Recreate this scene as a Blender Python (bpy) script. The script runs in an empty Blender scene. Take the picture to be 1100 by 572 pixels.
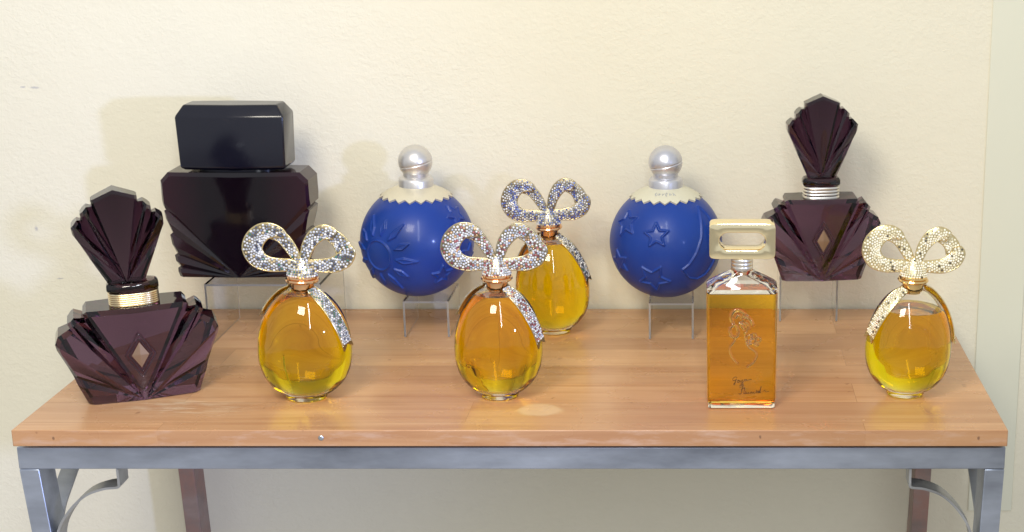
import bpy, math, random
import numpy as np
random.seed(7)
rng = np.random.default_rng(7)
S = bpy.context.scene
COL = S.collection
R = math.radians
TZ = 0.75            # height of the table top above the floor
WALL_Y = 2.38
TX0, TX1, TY0 = -0.895, 0.400, 1.815      # table top: left, right, front

# ------------------------------------------------------------------ camera
cam = bpy.data.cameras.new("camera"); co = bpy.data.objects.new("camera", cam); COL.objects.link(co)
cam.sensor_width = 36; cam.lens = 36 * 1600 / 1100.0
cam.shift_x = -(752.2 - 550) / 1100.0
co.location = (0, 0, TZ + 0.7); co.rotation_euler = (math.pi / 2 - 0.2582, 0, 0)
cam.clip_start = 0.05; cam.clip_end = 50
S.camera = co

# ------------------------------------------------------------------ world, lamps, exposure
W = bpy.data.worlds.new("World"); S.world = W; W.use_nodes = True
bg = W.node_tree.nodes["Background"]; bg.inputs[0].default_value = (0.91, 0.95, 1.0, 1); bg.inputs[1].default_value = 0.70
S.view_settings.view_transform = 'Standard'; S.view_settings.look = 'None'
S.view_settings.exposure = 0.0; S.view_settings.gamma = 1.0

def aim(o, target):
    from mathutils import Vector
    o.rotation_euler = (Vector(target) - Vector(o.location)).to_track_quat('-Z', 'Y').to_euler()
def area(name, loc, target, sx, sy, power, color):
    l = bpy.data.lights.new(name, 'AREA'); l.shape = 'RECTANGLE'; l.size = sx; l.size_y = sy
    l.energy = power; l.color = color
    o = bpy.data.objects.new(name, l); COL.objects.link(o); o.location = loc; aim(o, target); return o
# warm gallery lamp, high in front and a little left
area("warm_lamp", (-0.62, 0.35, 2.35), (-0.2, 2.2, 0.95), 0.60, 0.60, 31, (1.0, 0.93, 0.80))
# tall cool window strip to the front
area("window_light", (0.10, 0.15, 2.25), (-0.25, 2.1, 0.8), 0.11, 1.9, 19, (0.86, 0.92, 1.0))
# cool light from the right that reaches the left end of the wall
sl = bpy.data.lights.new("cool_spot", 'SPOT'); sl.energy = 190; sl.color = (0.40, 0.50, 1.0)
sl.spot_size = R(39); sl.spot_blend = 1.0; sl.shadow_soft_size = 0.07
so = bpy.data.objects.new("cool_spot", sl); COL.objects.link(so); so.location = (1.55, 0.10, 1.30); aim(so, (-1.72, 2.38, 0.76))

cy = S.cycles
cy.use_denoising = True
try: cy.denoiser = 'OPENIMAGEDENOISE'
except Exception: pass
cy.max_bounces = 20; cy.transmission_bounces = 18; cy.glossy_bounces = 6; cy.diffuse_bounces = 4; cy.transparent_max_bounces = 12
cy.sample_clamp_indirect = 4.0; cy.blur_glossy = 0.0

# ------------------------------------------------------------------ helpers
def tag(o, label=None, cat=None, group=None, kind=None):
    if label: o["label"] = label
    if cat: o["category"] = cat
    if group: o["group"] = group
    if kind: o["kind"] = kind
    return o
def thing(name, loc, label, cat, group=None, rz=0, lean=0, tip=0):
    o = bpy.data.objects.new(name, None); COL.objects.link(o); o.empty_display_size = .05
    o.location = loc; o.rotation_euler = (tip, lean, rz)
    return tag(o, label, cat, group)

class MB:
    """collects geometry for one mesh"""
    def __init__(s): s.v = []; s.f = []; s.m = []; s.a = []; s.n = 0
    def add(s, v, f, mi=0, val=None):
        v = np.asarray(v, float).reshape(-1, 3); s.v.append(v)
        b = s.n; s.n += len(v)
        s.f += [tuple(int(i) + b for i in q) for q in f]
        s.m += [mi] * len(f)
        s.a += ([0.0] * len(f) if val is None else (list(val) if hasattr(val, '__len__') else [val] * len(f)))
    def box(s, x0, x1, y0, y1, z0, z1, mi=0):
        v = [(x, y, z) for x in (x0, x1) for y in (y0, y1) for z in (z0, z1)]
        s.add(v, [(0, 1, 3, 2), (4, 6, 7, 5), (0, 4, 5, 1), (2, 3, 7, 6), (0, 2, 6, 4), (1, 5, 7, 3)], mi)
    def build(s, name, mats, parent=None, smooth=False, bevel=0, segs=2, sharp=None, weld=False):
        me = bpy.data.meshes.new(name)
        v = np.concatenate(s.v)
        me.from_pydata(v.tolist(), [], s.f)
        if not isinstance(mats, (list, tuple)): mats = [mats]
        for m in mats: me.materials.append(m)
        me.polygons.foreach_set("material_index", s.m)
        if any(s.a):
            at = me.attributes.new("stone", 'FLOAT', 'FACE'); at.data.foreach_set("value", s.a)
        me.validate(); me.update()
        if weld or True:
            import bmesh
            bm = bmesh.new(); bm.from_mesh(me)
            if weld: bmesh.ops.remove_doubles(bm, verts=bm.verts, dist=1e-5)
            if smooth != 'keep': pass
            bm.to_mesh(me); bm.free()
        if smooth: me.polygons.foreach_set("use_smooth", [True] * len(me.polygons))
        if sharp is not None:
            me.set_sharp_from_angle(angle=R(sharp))
        o = bpy.data.objects.new(name, me); COL.objects.link(o); o.parent = parent
        if bevel:
            b = o.modifiers.new("bevel", 'BEVEL'); b.width = bevel; b.segments = segs; b.limit_method = 'ANGLE'; b.angle_limit = R(28)
            b.harden_normals = False
            me.polygons.foreach_set("use_smooth", [True] * len(me.polygons)); me.set_sharp_from_angle(angle=R(40))
        return o

def grid_faces(nu, nv, closed_v=False, closed_u=False, flip=False):
    f = []
    for i in range(nu if closed_u else nu - 1):
        for j in range(nv if closed_v else nv - 1):
            a = i * nv + j; b = i * nv + (j + 1) % nv; c = ((i + 1) % nu) * nv + (j + 1) % nv; d = ((i + 1) % nu) * nv + j
            f.append((a, d, c, b) if flip else (a, b, c, d))
    return f
def lathe(mb, prof, n=64, sx=1, sy=1, c=(0, 0, 0), mi=0, flip=False, power=None, rot=0.0):
    """prof: (r,z) bottom to top; ends closed with fans when r>0"""
    prof = [tuple(p) for p in prof]
    th = np.linspace(0, 2 * math.pi, n, endpoint=False) + rot
    ct, st = np.cos(th), np.sin(th)
    if power:   # superellipse outline
        k = (np.abs(ct) ** power + np.abs(st) ** power) ** (-1.0 / power); ct = ct * k; st = st * k
    V = []
    for r, z in prof:
        for a, b in zip(ct, st): V.append((c[0] + r * a * sx, c[1] + r * b * sy, c[2] + z))
    F = grid_faces(len(prof), n, closed_v=True, flip=flip)
    V = list(V); L = len(prof)
    V.append((c[0], c[1], c[2] + prof[0][1])); V.append((c[0], c[1], c[2] + prof[-1][1]))
    b, t = L * n, L * n + 1
    for j in range(n):
        k = (j + 1) % n
        q = (b, k, j); w = (t, (L - 1) * n + j, (L - 1) * n + k)
        F.append(q[::-1] if flip else q); F.append(w[::-1] if flip else w)
    mb.add(V, F, mi)
def tube(mb, pts, rad, n=6, mi=0, closed=False, caps=True):
    P = np.asarray(pts, float); m = len(P)
    rad = np.full(m, rad) if np.isscalar(rad) else np.asarray(rad)
    T = np.gradient(P, axis=0)
    if closed: T = np.roll(P, -1, 0) - np.roll(P, 1, 0)
    T /= np.linalg.norm(T, axis=1)[:, None] + 1e-12
    up = np.array([0, 1.0, 0]) if abs(T[:, 1]).mean() < .7 else np.array([0, 0, 1.0])
    V = []
    for i in range(m):
        a = np.cross(T[i], up); a /= np.linalg.norm(a) + 1e-9; b = np.cross(T[i], a)
        for k in range(n):
            th = 2 * math.pi * k / n
            V.append(P[i] + rad[i] * (math.cos(th) * a + math.sin(th) * b))
    F = grid_faces(m, n, closed_v=True, closed_u=closed, flip=False)
    if caps and not closed:
        F.append(tuple(range(n))); F.append(tuple(range((m - 1) * n, m * n))[::-1])
    mb.add(V, F, mi)
def smooth_path(pts, m=60):
    """Catmull-Rom through 2D/3D points"""
    P = np.asarray(pts, float); P = np.vstack([2 * P[0] - P[1], P, 2 * P[-1] - P[-2]])
    out = []; n = len(P) - 3; per = max(2, m // n)
    for i in range(n):
        p0, p1, p2, p3 = P[i:i + 4]
        for t in np.linspace(0, 1, per, endpoint=False):
            out.append(.5 * ((2 * p1) + (-p0 + p2) * t + (2 * p0 - 5 * p1 + 4 * p2 - p3) * t * t + (-p0 + 3 * p1 - 3 * p2 + p3) * t ** 3))
    out.append(P[-2]); return np.array(out)

# ------------------------------------------------------------------ materials
def mat(name):
    m = bpy.data.materials.new(name); m.use_nodes = True; nt = m.node_tree
    return m, nt, nt.nodes["Principled BSDF"]
def setp(b, **k):
    for a, v in k.items():
        b.inputs[a.replace('_', ' ')].default_value = v
def simple(name, col, rough=.5, metal=0, **k):
    m, nt, b = mat(name); b.inputs['Base Color'].default_value = (*col, 1); b.inputs['Roughness'].default_value = rough; b.inputs['Metallic'].default_value = metal
    for a, v in k.items(): b.inputs[a.replace('_', ' ')].default_value = v
    return m
def N(nt, t, **k):
    n = nt.nodes.new(t)
    for a, v in k.items(): setattr(n, a, v)
    return n
def bump(nt, b, h, strength=.3, dist=.001):
    n = N(nt, 'ShaderNodeBump'); n.inputs['Strength'].default_value = strength; n.inputs['Distance'].default_value = dist
    nt.links.new(h, n.inputs['Height']); nt.links.new(n.outputs[0], b.inputs['Normal']); return n
def noise(nt, vec, scale, detail=3, rough=.5, dist=0):
    n = N(nt, 'ShaderNodeTexNoise'); n.inputs['Scale'].default_value = scale; n.inputs['Detail'].default_value = detail
    n.inputs['Roughness'].default_value = rough; n.inputs['Distortion'].default_value = dist
    if vec is not None: nt.links.new(vec, n.inputs['Vector'])
    return n.outputs['Fac']
def ramp(nt, fac, stops, interp='LINEAR'):
    n = N(nt, 'ShaderNodeValToRGB'); cr = n.color_ramp; cr.interpolation = interp
    while len(cr.elements) < len(stops): cr.elements.new(.5)
    for e, (p, c) in zip(cr.elements, stops): e.position = p; e.color = (*c, 1) if len(c) == 3 else c
    nt.links.new(fac, n.inputs[0]); return n.outputs[0]
def mix(nt, fac, a, b, mode='MIX'):
    n = N(nt, 'ShaderNodeMix', data_type='RGBA', blend_type=mode)
    for i, v in ((0, fac), (6, a), (7, b)):
        if hasattr(v, 'links'): nt.links.new(v, n.inputs[i])
        elif i == 0: n.inputs[0].default_value = v
        else: n.inputs[i].default_value = (*v, 1)
    return n.outputs[2]
def math_(nt, op, a, b=None, c=None, clamp=False):
    n = N(nt, 'ShaderNodeMath', operation=op); n.use_clamp = clamp
    for i, v in enumerate((a, b, c)):
        if v is None: continue
        if hasattr(v, 'links'): nt.links.new(v, n.inputs[i])
        else: n.inputs[i].default_value = v
    return n.outputs[0]
def geopos(nt): return N(nt, 'ShaderNodeNewGeometry').outputs['Position']
def mapping(nt, vec, scale=(1, 1, 1), loc=(0, 0, 0), rot=(0, 0, 0)):
    n = N(nt, 'ShaderNodeMapping'); n.inputs['Scale'].default_value = scale; n.inputs['Location'].default_value = loc; n.inputs['Rotation'].default_value = rot
    nt.links.new(vec, n.inputs[0]); return n.outputs[0]
def blob(nt, pos, c, rad, soft=.3, wob=0.0, wscale=30):
    """1 inside an ellipsoid centred at c (world metres)"""
    v = mapping(nt, pos, scale=tuple(1 / r for r in rad), loc=tuple(-a / r for a, r in zip(c, rad)))
    l = N(nt, 'ShaderNodeVectorMath', operation='LENGTH'); nt.links.new(v, l.inputs[0]); d = l.outputs['Value']
    if wob:
        n = noise(nt, pos, wscale, 2); d = math_(nt, 'MULTIPLY_ADD', n, wob, d)
        d = math_(nt, 'SUBTRACT', d, wob * .5)
    n = N(nt, 'ShaderNodeMapRange'); n.interpolation_type = 'SMOOTHSTEP'
    nt.links.new(d, n.inputs[0]); n.inputs[1].default_value = 1 - soft; n.inputs[2].default_value = 1.0; n.inputs[3].default_value = 1; n.inputs[4].default_value = 0
    return n.outputs[0]

# plaster wall
def wall_mat():
    m, nt, b = mat("plaster"); p = geopos(nt)
    big = noise(nt, p, 1.6, 3); fine = noise(nt, p, 26, 4)
    c = mix(nt, big, (0.74, 0.69, 0.54), (0.80, 0.755, 0.615))
    c = mix(nt, math_(nt, 'MULTIPLY', fine, .14), c, (0.60, 0.56, 0.43))
    for (x, z, rx, rz) in ((-1.085, 1.118, .006, .0022), (-1.066, 1.117, .011, .0028), (-1.06, 0.80, .008, .002), (-1.09, .885, .004, .006)):
        s = blob(nt, p, (x, WALL_Y, z), (rx, .05, rz), .8, .9, 300)
        c = mix(nt, math_(nt, 'MULTIPLY', s, .55), c, (.30, .30, .36))
    nt.links.new(c, b.inputs['Base Color']); b.inputs['Roughness'].default_value = .75
    b.inputs['Specular IOR Level'].default_value = .25
    v = mapping(nt, p, scale=(1, 1, 1.25))
    n1 = noise(nt, v, 120, 4, .55, .6); n2 = noise(nt, v, 34, 2)
    n1 = math_(nt, 'POWER', n1, 1.6)
    n3 = ramp(nt, noise(nt, p, 5, 3, .6), [(.35, (.45, .45, .45)), (.65, (1.15, 1.15, 1.15))]); n1 = math_(nt, 'MULTIPLY', n1, n3)
    h = math_(nt, 'MULTIPLY_ADD', n2, .5, n1)
    bump(nt, b, h, .52, .0022); return m
# wood
def wood_mat(name, edge=False):
    m, nt, b = mat(name); p = geopos(nt)
    sw = N(nt, 'ShaderNodeSeparateXYZ'); nt.links.new(p, sw.inputs[0])
    br = N(nt, 'ShaderNodeTexBrick'); br.offset = .43; br.offset_frequency = 2; br.squash = 1
    v = mapping(nt, p, scale=(1, 1, 1), loc=(.31, -1.765, 0))
    nt.links.new(v, br.inputs['Vector'])
    br.inputs['Scale'].default_value = 1; br.inputs['Brick Width'].default_value = .92; br.inputs['Row Height'].default_value = .078
    br.inputs['Mortar Size'].default_value = .0004; br.inputs['Mortar Smooth'].default_value = .4; br.inputs['Bias'].default_value = 0
    br.inputs['Color1'].default_value = (0, 0, 0, 1); br.inputs['Color2'].default_value = (1, 1, 1, 1); br.inputs['Mortar'].default_value = (.2, .2, .2, 1)
    rid = br.outputs['Color']
    # shift grain per stave
    cmb = N(nt, 'ShaderNodeVectorMath', operation='MULTIPLY_ADD')
    nt.links.new(rid, cmb.inputs[0]); cmb.inputs[1].default_value = (3.1, 1.7, .6); nt.links.new(p, cmb.inputs[2])
    gv = mapping(nt, cmb.outputs[0], scale=(1.5, 26, 26))
    g1 = noise(nt, gv, 2.2, 6, .6, .5)
    gv2 = mapping(nt, cmb.outputs[0], scale=(3, 160, 160)); g2 = noise(nt, gv2, 2, 3, .6)
    gv3 = mapping(nt, cmb.outputs[0], scale=(1.1, 5, 5)); g3 = noise(nt, gv3, 1.6, 3, .5, .4)
    base = ramp(nt, g1, [(.25, (.44, .225, .105)), (.42, (.56, .32, .16)), (.6, (.62, .375, .195)), (.8, (.68, .44, .24))])
    base = mix(nt, math_(nt, 'MULTIPLY', g2, .34), base, (.42, .21, .10))
    tone = ramp(nt, rid, [(0, (.82, .76, .74)), (.5, (1, .97, .93)), (1, (1.12, 1.1, 1.04))])
    base = mix(nt, .55, base, tone, 'MULTIPLY')
    blot = ramp(nt, g3, [(.35, (.86, .80, .78)), (.6, (1.05, 1.05, 1.05))])
    base = mix(nt, .8, base, blot, 'MULTIPLY')
    if not edge:
        seam = br.outputs['Fac']
        base = mix(nt, math_(nt, 'MULTIPLY', seam, .45), base, (.20, .085, .035))
        # water stain; pale streaks for scuffs with a white highlight painted in
        st = blob(nt, p, (-.215, 1.893, TZ), (.034, .026, .02), .25, .55, 28)
        base = mix(nt, math_(nt, 'MULTIPLY', st, .42), base, (.74, .58, .36))
        sti = blob(nt, p, (-.215, 1.893, TZ), (.031, .023, .02), .2, .55, 28)
        rim = math_(nt, 'SUBTRACT', st, sti, clamp=True)
        base = mix(nt, math_(nt, 'MULTIPLY', rim, .45), base, (.45, .27, .12))
        sc = blob(nt, p, (-.70, 1.90, TZ), (.16, .05, .02), .9, .8, 12)
        sn = noise(nt, mapping(nt, p, scale=(8, 90, 1)), 2.5, 4, .7)
        sc = math_(nt, 'MULTIPLY', sc, ramp(nt, sn, [(.48, (0, 0, 0)), (.62, (1, 1, 1))]))
        base = mix(nt, math_(nt, 'MULTIPLY', sc, .55), base, (.80, .70, .50))
    else:
        wn = noise(nt, mapping(nt, p, scale=(3, 1, 14)), 6, 4, .65)
        base = mix(nt, ramp(nt, wn, [(.5, (0, 0, 0)), (.68, (.65, .65, .65))]), base, (.62, .42, .30))
    if edge:
        base = mix(nt, 1.0, base, (.84, .80, .78), 'MULTIPLY')
        for (x, z) in ((-.841, .739), (.078, .741), (.362, .739)):
            k = blob(nt, p, (x, TY0, z), (.0022, .02, .0035), .6, .9, 260)
            base = mix(nt, math_(nt, 'MULTIPLY', k, .7), base, (.12, .06, .035))
    dn = noise(nt, p, 55, 2, .5); spk = ramp(nt, dn, [(.22, (1, 1, 1)), (.27, (0, 0, 0))])
    base = mix(nt, math_(nt, 'MULTIPLY', spk, .5), base, (.22, .1, .05))
    nt.links.new(base, b.inputs['Base Color'])
    rr = ramp(nt, noise(nt, p, 9, 4), [(.3, (.20, .20, .20)), (.7, (.34, .34, .34))]); nt.links.new(rr, b.inputs['Roughness'])
    b.inputs['Specular IOR Level'].default_value = .5
    h = math_(nt, 'MULTIPLY_ADD', br.outputs['Fac'], -2.0, g2)
    bump(nt, b, h, .25, .0006); return m
def steel_mat(name, col=(.50, .53, .60), rough=.34, brown=0):
    m, nt, b = mat(name); p = geopos(nt)
    s = noise(nt, mapping(nt, p, scale=(3, 120, 120)), 3, 4, .6); l = noise(nt, p, 7, 4, .6)
    l = ramp(nt, noise(nt, mapping(nt, p, scale=(1, 3, 3)), 3.2, 5, .62), [(.34, (0, 0, 0)), (.66, (1, 1, 1))])
    c = mix(nt, l, tuple(a * .62 for a in col), tuple(min(1, a * 1.3) for a in col))  # light and dark patches in the colour stand in for uneven reflections
    if brown: c = mix(nt, ramp(nt, noise(nt, p, 14, 4, .7), [(.4, (0, 0, 0)), (.6, (1, 1, 1))]), c, (.30, .17, .14))  # brown blotches mixed over the steel tone
    nt.links.new(c, b.inputs['Base Color']); b.inputs['Metallic'].default_value = .85 if not brown else .3
    r_ = math_(nt, 'MULTIPLY_ADD', s, .22, rough - .1); nt.links.new(r_, b.inputs['Roughness'])
    bump(nt, b, s, .12, .0004); return m
M_wall = wall_mat(); M_wood = wood_mat("table_wood"); M_edge = wood_mat("table_wood_edge", True)
M_steel = steel_mat("brushed_steel", (.38, .42, .50)); M_steel_d = steel_mat("strip_steel", (.42, .43, .44), .36)
M_leg_b = steel_mat("brown_metal", (.30, .22, .20), .4, 1)
M_floor = simple("floor_grey", (.52, .49, .46), .6)
M_wall_strip = simple("wall_strip_tone", (.70, .69, .555), .7)

def glass(name, col=(1, 1, 1), ior=1.46, rough=0.0, absorb=None, dens=0):
    m, nt, b = mat(name); setp(b, Roughness=rough, IOR=ior); b.inputs['Base Color'].default_value = (*col, 1); b.inputs['Transmission Weight'].default_value = 1
    if absorb:
        a = N(nt, 'ShaderNodeVolumeAbsorption'); a.inputs[0].default_value = (*absorb, 1); a.inputs[1].default_value = dens
        nt.links.new(a.outputs[0], nt.nodes['Material Output'].inputs['Volume'])
    return m
M_clear = glass("clear_glass", (.985, .99, .985), 1.46)
M_acryl_edge = simple("acrylic_cut_edge", (.88, .89, .92), .5)
M_acryl_edge.node_tree.nodes["Principled BSDF"].inputs['Transmission Weight'].default_value = .85
M_acryl = glass("acrylic", (.985, .99, .99), 1.30)
def liquid(name, absorb, dens):
    m = bpy.data.materials.new(name); m.use_nodes = True; nt = m.node_tree; nt.nodes.remove(nt.nodes["Principled BSDF"])
    g = N(nt, 'ShaderNodeBsdfGlass'); g.inputs['IOR'].default_value = .94; g.inputs['Roughness'].default_value = 0
    a = N(nt, 'ShaderNodeVolumeAbsorption'); a.inputs[0].default_value = (*absorb, 1); a.inputs[1].default_value = dens
    o = nt.nodes['Material Output']; nt.links.new(g.outputs[0], o.inputs['Surface']); nt.links.new(a.outputs[0], o.inputs['Volume'])
    return m
M_amber = liquid("amber_perfume", (1, .954, .0), 66)
M_amber_o = liquid("orange_perfume", (1, .938, .0), 66)
M_amber_y = liquid("golden_perfume", (1, .954, .0), 66)
M_goya = liquid("deep_amber_perfume", (1.0, .85, .0), 80)
# dark purple glass: coloured through and through
def purple(name, absorb, dens, haze):
    m, nt, b = mat(name); setp(b, Roughness=.03, IOR=1.5); b.inputs['Base Color'].default_value = (.43, .31, .41, 1); b.inputs['Transmission Weight'].default_value = 1 - haze
    a = N(nt, 'ShaderNodeVolumeAbsorption'); a.inputs[0].default_value = (*absorb, 1); a.inputs[1].default_value = dens
    nt.links.new(a.outputs[0], nt.nodes['Material Output'].inputs['Volume'])
    return m
M_purple = purple("purple_glass", (.45, .25, .42), 30, .0)
M_purple_lip = purple("dark_purple_glass", (.4, .15, .28), 70, .0)
M_purple_st = purple("deep_purple_glass", (.34, .17, .30), 100, .0)
def black_mat():
    m, nt, b = mat("black_purple_glass"); p = N(nt, 'ShaderNodeTexCoord').outputs['Object']
    sx = N(nt, 'ShaderNodeSeparateXYZ'); nt.links.new(p, sx.inputs[0])
    ax = math_(nt, 'ABSOLUTE', sx.outputs[0])
    c = ramp(nt, math_(nt, 'MULTIPLY', ax, 8.0), [(.35, (.004, .002, .004)), (.9, (.022, .005, .010))])
    nt.links.new(c, b.inputs['Base Color']); setp(b, Roughness=.09, IOR=1.5); return m
M_black = black_mat()
def capmat():
    m, nt, b = mat("black_cap"); p = geopos(nt)
    b.inputs['Base Color'].default_value = (.005, .005, .011, 1)
    r_ = ramp(nt, noise(nt, p, 22, 4), [(.35, (.14, .14, .14)), (.7, (.22, .22, .22))]); nt.links.new(r_, b.inputs['Roughness']); return m
M_cap = capmat()
M_gold = simple("gold", (.86, .60, .26), .16, 1)
M_gold_pale = simple("pale_gold", (1.0, .86, .54), .13, 1)
M_gold_rose = simple("rose_gold", (.85, .50, .26), .16, 1)
M_medal = simple("medallion_bronze", (.30, .20, .13), .45, .8)
M_silverband = simple("silver_band", (.74, .70, .64), .3, 1)
M_trim_s = simple("silver_trim", (.60, .57, .48), .25, 1)
M_ink = simple("dark_ink", (.05, .02, .01), .6)
def satin(name, c1, c2, rough, metal):
    m, nt, b = mat(name); p = geopos(nt)
    c = mix(nt, noise(nt, p, 40, 5, .7), c1, c2); nt.links.new(c, b.inputs['Base Color']); b.inputs['Roughness'].default_value = rough; b.inputs['Metallic'].default_value = metal
    bump(nt, b, noise(nt, p, 500, 2), .08, .0004); return m
M_satin = satin("satin_silver", (.60, .58, .55), (.70, .67, .64), .33, .75)
M_satin_cool = satin("cool_satin_silver", (.54, .54, .58), (.66, .66, .70), .33, .75)
M_capshoulder = satin("grey_cap_plastic", (.64, .58, .43), (.72, .66, .50), .36, .45)
M_capshoulder_c = satin("cream_cap_plastic", (.66, .62, .46), (.60, .58, .46), .5, .15)
def blue_mat():
    m, nt, b = mat("satin_blue_glass"); p = geopos(nt)
    c = mix(nt, noise(nt, p, 9, 3), (.002, .024, .18), (.004, .046, .30))
    nt.links.new(c, b.inputs['Base Color']); setp(b, Roughness=.42, IOR=1.4)
    b.inputs['Coat Weight'].default_value = .15; b.inputs['Coat Roughness'].default_value = .12
    b.inputs['Subsurface Weight'].default_value = .0
    bump(nt, b, noise(nt, p, 900, 2), .05, .0003); return m
M_blue = blue_mat()
def stones(name, stops, base=(.5, .5, .45)):
    m, nt, b = mat(name); a = N(nt, 'ShaderNodeAttribute'); a.attribute_name = 'stone'
    c = ramp(nt, a.outputs['Fac'], stops, 'CONSTANT'); nt.links.new(c, b.inputs['Base Color'])
    setp(b, Roughness=.25, Metallic=.0, IOR=1.7); b.inputs['Coat Weight'].default_value = .4; return m
W1, W2, W3 = (.60, .60, .61), (.40, .42, .45), (.80, .79, .76)
M_st_grey = stones("stones_grey", [(0, W1), (.30, W2), (.5, W3), (.62, (.05, .06, .10)), (.80, (.18, .21, .30)), (.90, (.55, .42, .22)), (.96, (.04, .16, .13))])
M_st_red = stones("stones_red", [(0, W1), (.32, W2), (.5, W3), (.66, (.16, .02, .04)), (.76, (.36, .10, .11)), (.84, (.35, .38, .50)), (.93, (.60, .36, .18))])
M_st_blue = stones("stones_blue", [(0, W1), (.25, W2), (.42, W3), (.54, (.05, .09, .36)), (.74, (.20, .28, .60)), (.90, (.30, .32, .30)), (.96, (.12, .14, .20))])
M_st_gold = stones("stones_gold", [(0, (.88, .84, .68)), (.35, (.78, .72, .52)), (.6, (.94, .90, .78)), (.90, (.60, .50, .30)), (.97, (.06, .05, .04))])
M_st_green = stones("stones_tail", [(0, W2), (.25, W1), (.42, W3), (.52, (.04, .13, .10)), (.72, (.07, .09, .14)), (.88, (.25, .28, .34))])

# ------------------------------------------------------------------ the setting
mb = MB(); mb.add([(-4, WALL_Y, 0), (4, WALL_Y, 0), (4, WALL_Y, 2.9), (-4, WALL_Y, 2.9)], [(0, 1, 2, 3)])
tag(mb.build("wall", M_wall), kind='structure')
mb = MB(); mb.add([(-4, -4, 0), (4, -4, 0), (4, WALL_Y, 0), (-4, WALL_Y, 0)], [(0, 1, 2, 3)])
tag(mb.build("floor", M_floor), kind='structure')
mb = MB(); mb.box(.462, .537, WALL_Y - .003, WALL_Y - .0005, TZ - .365, 2.2)  # thin slab put in for a smoother, greener stretch of wall
tag(mb.build("wall_strip", M_wall_strip, bevel=.001), "smooth pale grey-green strip of wall right of the table, put in as a thin slab", "trim")

# ------------------------------------------------------------------ console table
tb = thing("console_table", (0, 0, 0), "long wooden-topped console table with steel frame carrying all the perfume bottles", "table")
mb = MB(); mb.box(TX0, TX1, TY0, 2.372, TZ - .0225, TZ)
top = mb.build("table_top", [M_wood, M_edge], tb, bevel=.0012)
for p in top.data.polygons:
    if abs(p.normal.z) < .5: p.material_index = 1
FX0, FX1, FY0, FY1 = TX0 - .0015, TX1 + .0005, TY0 + .012, 2.352
mb = MB()
za, zb = TZ - .059, TZ - .0285
mb.box(FX0, FX1, FY0, FY0 + .025, za, zb)
mb.box(FX0, FX1, FY1 - .025, FY1, za, zb)
mb.box(FX0, FX0 + .025, FY0 + .0255, FY1 - .0255, za, zb)
mb.box(FX1 - .025, FX1, FY0 + .0255, FY1 - .0255, za, zb)
mb.build("apron", M_steel, tb, bevel=.0012)
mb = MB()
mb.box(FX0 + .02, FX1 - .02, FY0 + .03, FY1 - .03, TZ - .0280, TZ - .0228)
mb.build("shade_strip", simple("shadow_gap", (.05, .04, .04), .7), tb)  # dark strip set into the gap to stand for its shade
def leg(x0, y0, w, d, lean, m):
    mb = MB(); z1 = za - .0005; n = lean * (z1)
    v = [(x0 + sx * w + (n if z == 0 else 0), y0 + sy * d, z) for sx in (0, 1) for sy in (0, 1) for z in (0, z1)]
    mb.add(v, [(0, 1, 3, 2), (4, 6, 7, 5), (0, 4, 5, 1), (2, 3, 7, 6), (0, 2, 6, 4), (1, 5, 7, 3)])
    return mb.build("leg", m, tb, bevel=.0012)
leg(FX0, FY0, .026, .045, .07, M_steel)
leg(FX1 - .026, FY0, .026, .045, -.03, M_steel)
leg(-.874, FY1 - .045, .026, .045, .03, M_leg_b)
leg(.3635, FY1 - .045, .027, .045, -.03, M_leg_b)
def strip(path, wdir, w, t, name="curved_bracket"):
    P = smooth_path(path, 48); T = np.gradient(P, axis=0); T /= np.linalg.norm(T, axis=1)[:, None]
    wd = np.array(wdir, float); nn = np.cross(T, wd); V = []
    for p, n_ in zip(P, nn):
        V += [p - wd * w / 2 - n_ * t / 2, p + wd * w / 2 - n_ * t / 2, p + wd * w / 2 + n_ * t / 2, p - wd * w / 2 + n_ * t / 2]
    F = grid_faces(len(P), 4, closed_v=True); F += [(0, 1, 2, 3), tuple(range(len(V) - 4, len(V)))[::-1]]
    mb = MB(); mb.add(V, F); return mb.build(name, M_steel_d, tb, smooth=True, sharp=40)
Yb = FY0 + .016
for s, xf, xl in ((1, -.768, FX0 + .031), (-1, .277, FX1 - .031)):
    dx = xl - xf
    strip([(xf, Yb, za - .0006), (xf, Yb, za - .008), (xf, Yb, TZ - .079), (xf - .002 * s, Yb, TZ - .0855), (xf + dx * .22, Yb, TZ - .088), (xf + dx * .48, Yb, TZ - .098),
           (xf + dx * .72, Yb, TZ - .120), (xf + dx * .90, Yb, TZ - .150), (xl + .004 * s, Yb, TZ - .190), (xl + .006 * s, Yb, TZ - .235)], (0, 1, 0), .030, .0032)
    xs = FX0 + .013 if s == 1 else FX1 - .013
    y0, y1 = 2.02, FY0 + .048
    strip([(xs, y0, za - .0006), (xs, y0, TZ - .082), (xs, y0 - .01, TZ - .089), (xs, y0 - .05, TZ - .097), (xs, y0 - .09, TZ - .118), (xs, y1 + .012, TZ - .15), (xs, y1 + .003, TZ - .20), (xs, y1 + .002, TZ - .24)], (1, 0, 0), .024, .0032)
mb = MB(); th_ = np.linspace(0, 2 * math.pi, 14, endpoint=False)
ringv = lambda r_, y: [(-.493 + r_ * math.cos(a_), y, TZ - .0105 + r_ * math.sin(a_)) for a_ in th_]
mb.add(ringv(.0036, TY0 + .001) + ringv(.0036, TY0 - .0004) + ringv(.0022, TY0 - .0014), grid_faces(3, 14, closed_v=True) + [tuple(range(28, 42))[::-1]])
mb.build("nail_head", M_steel_d, tb, smooth=True, sharp=40)

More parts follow.
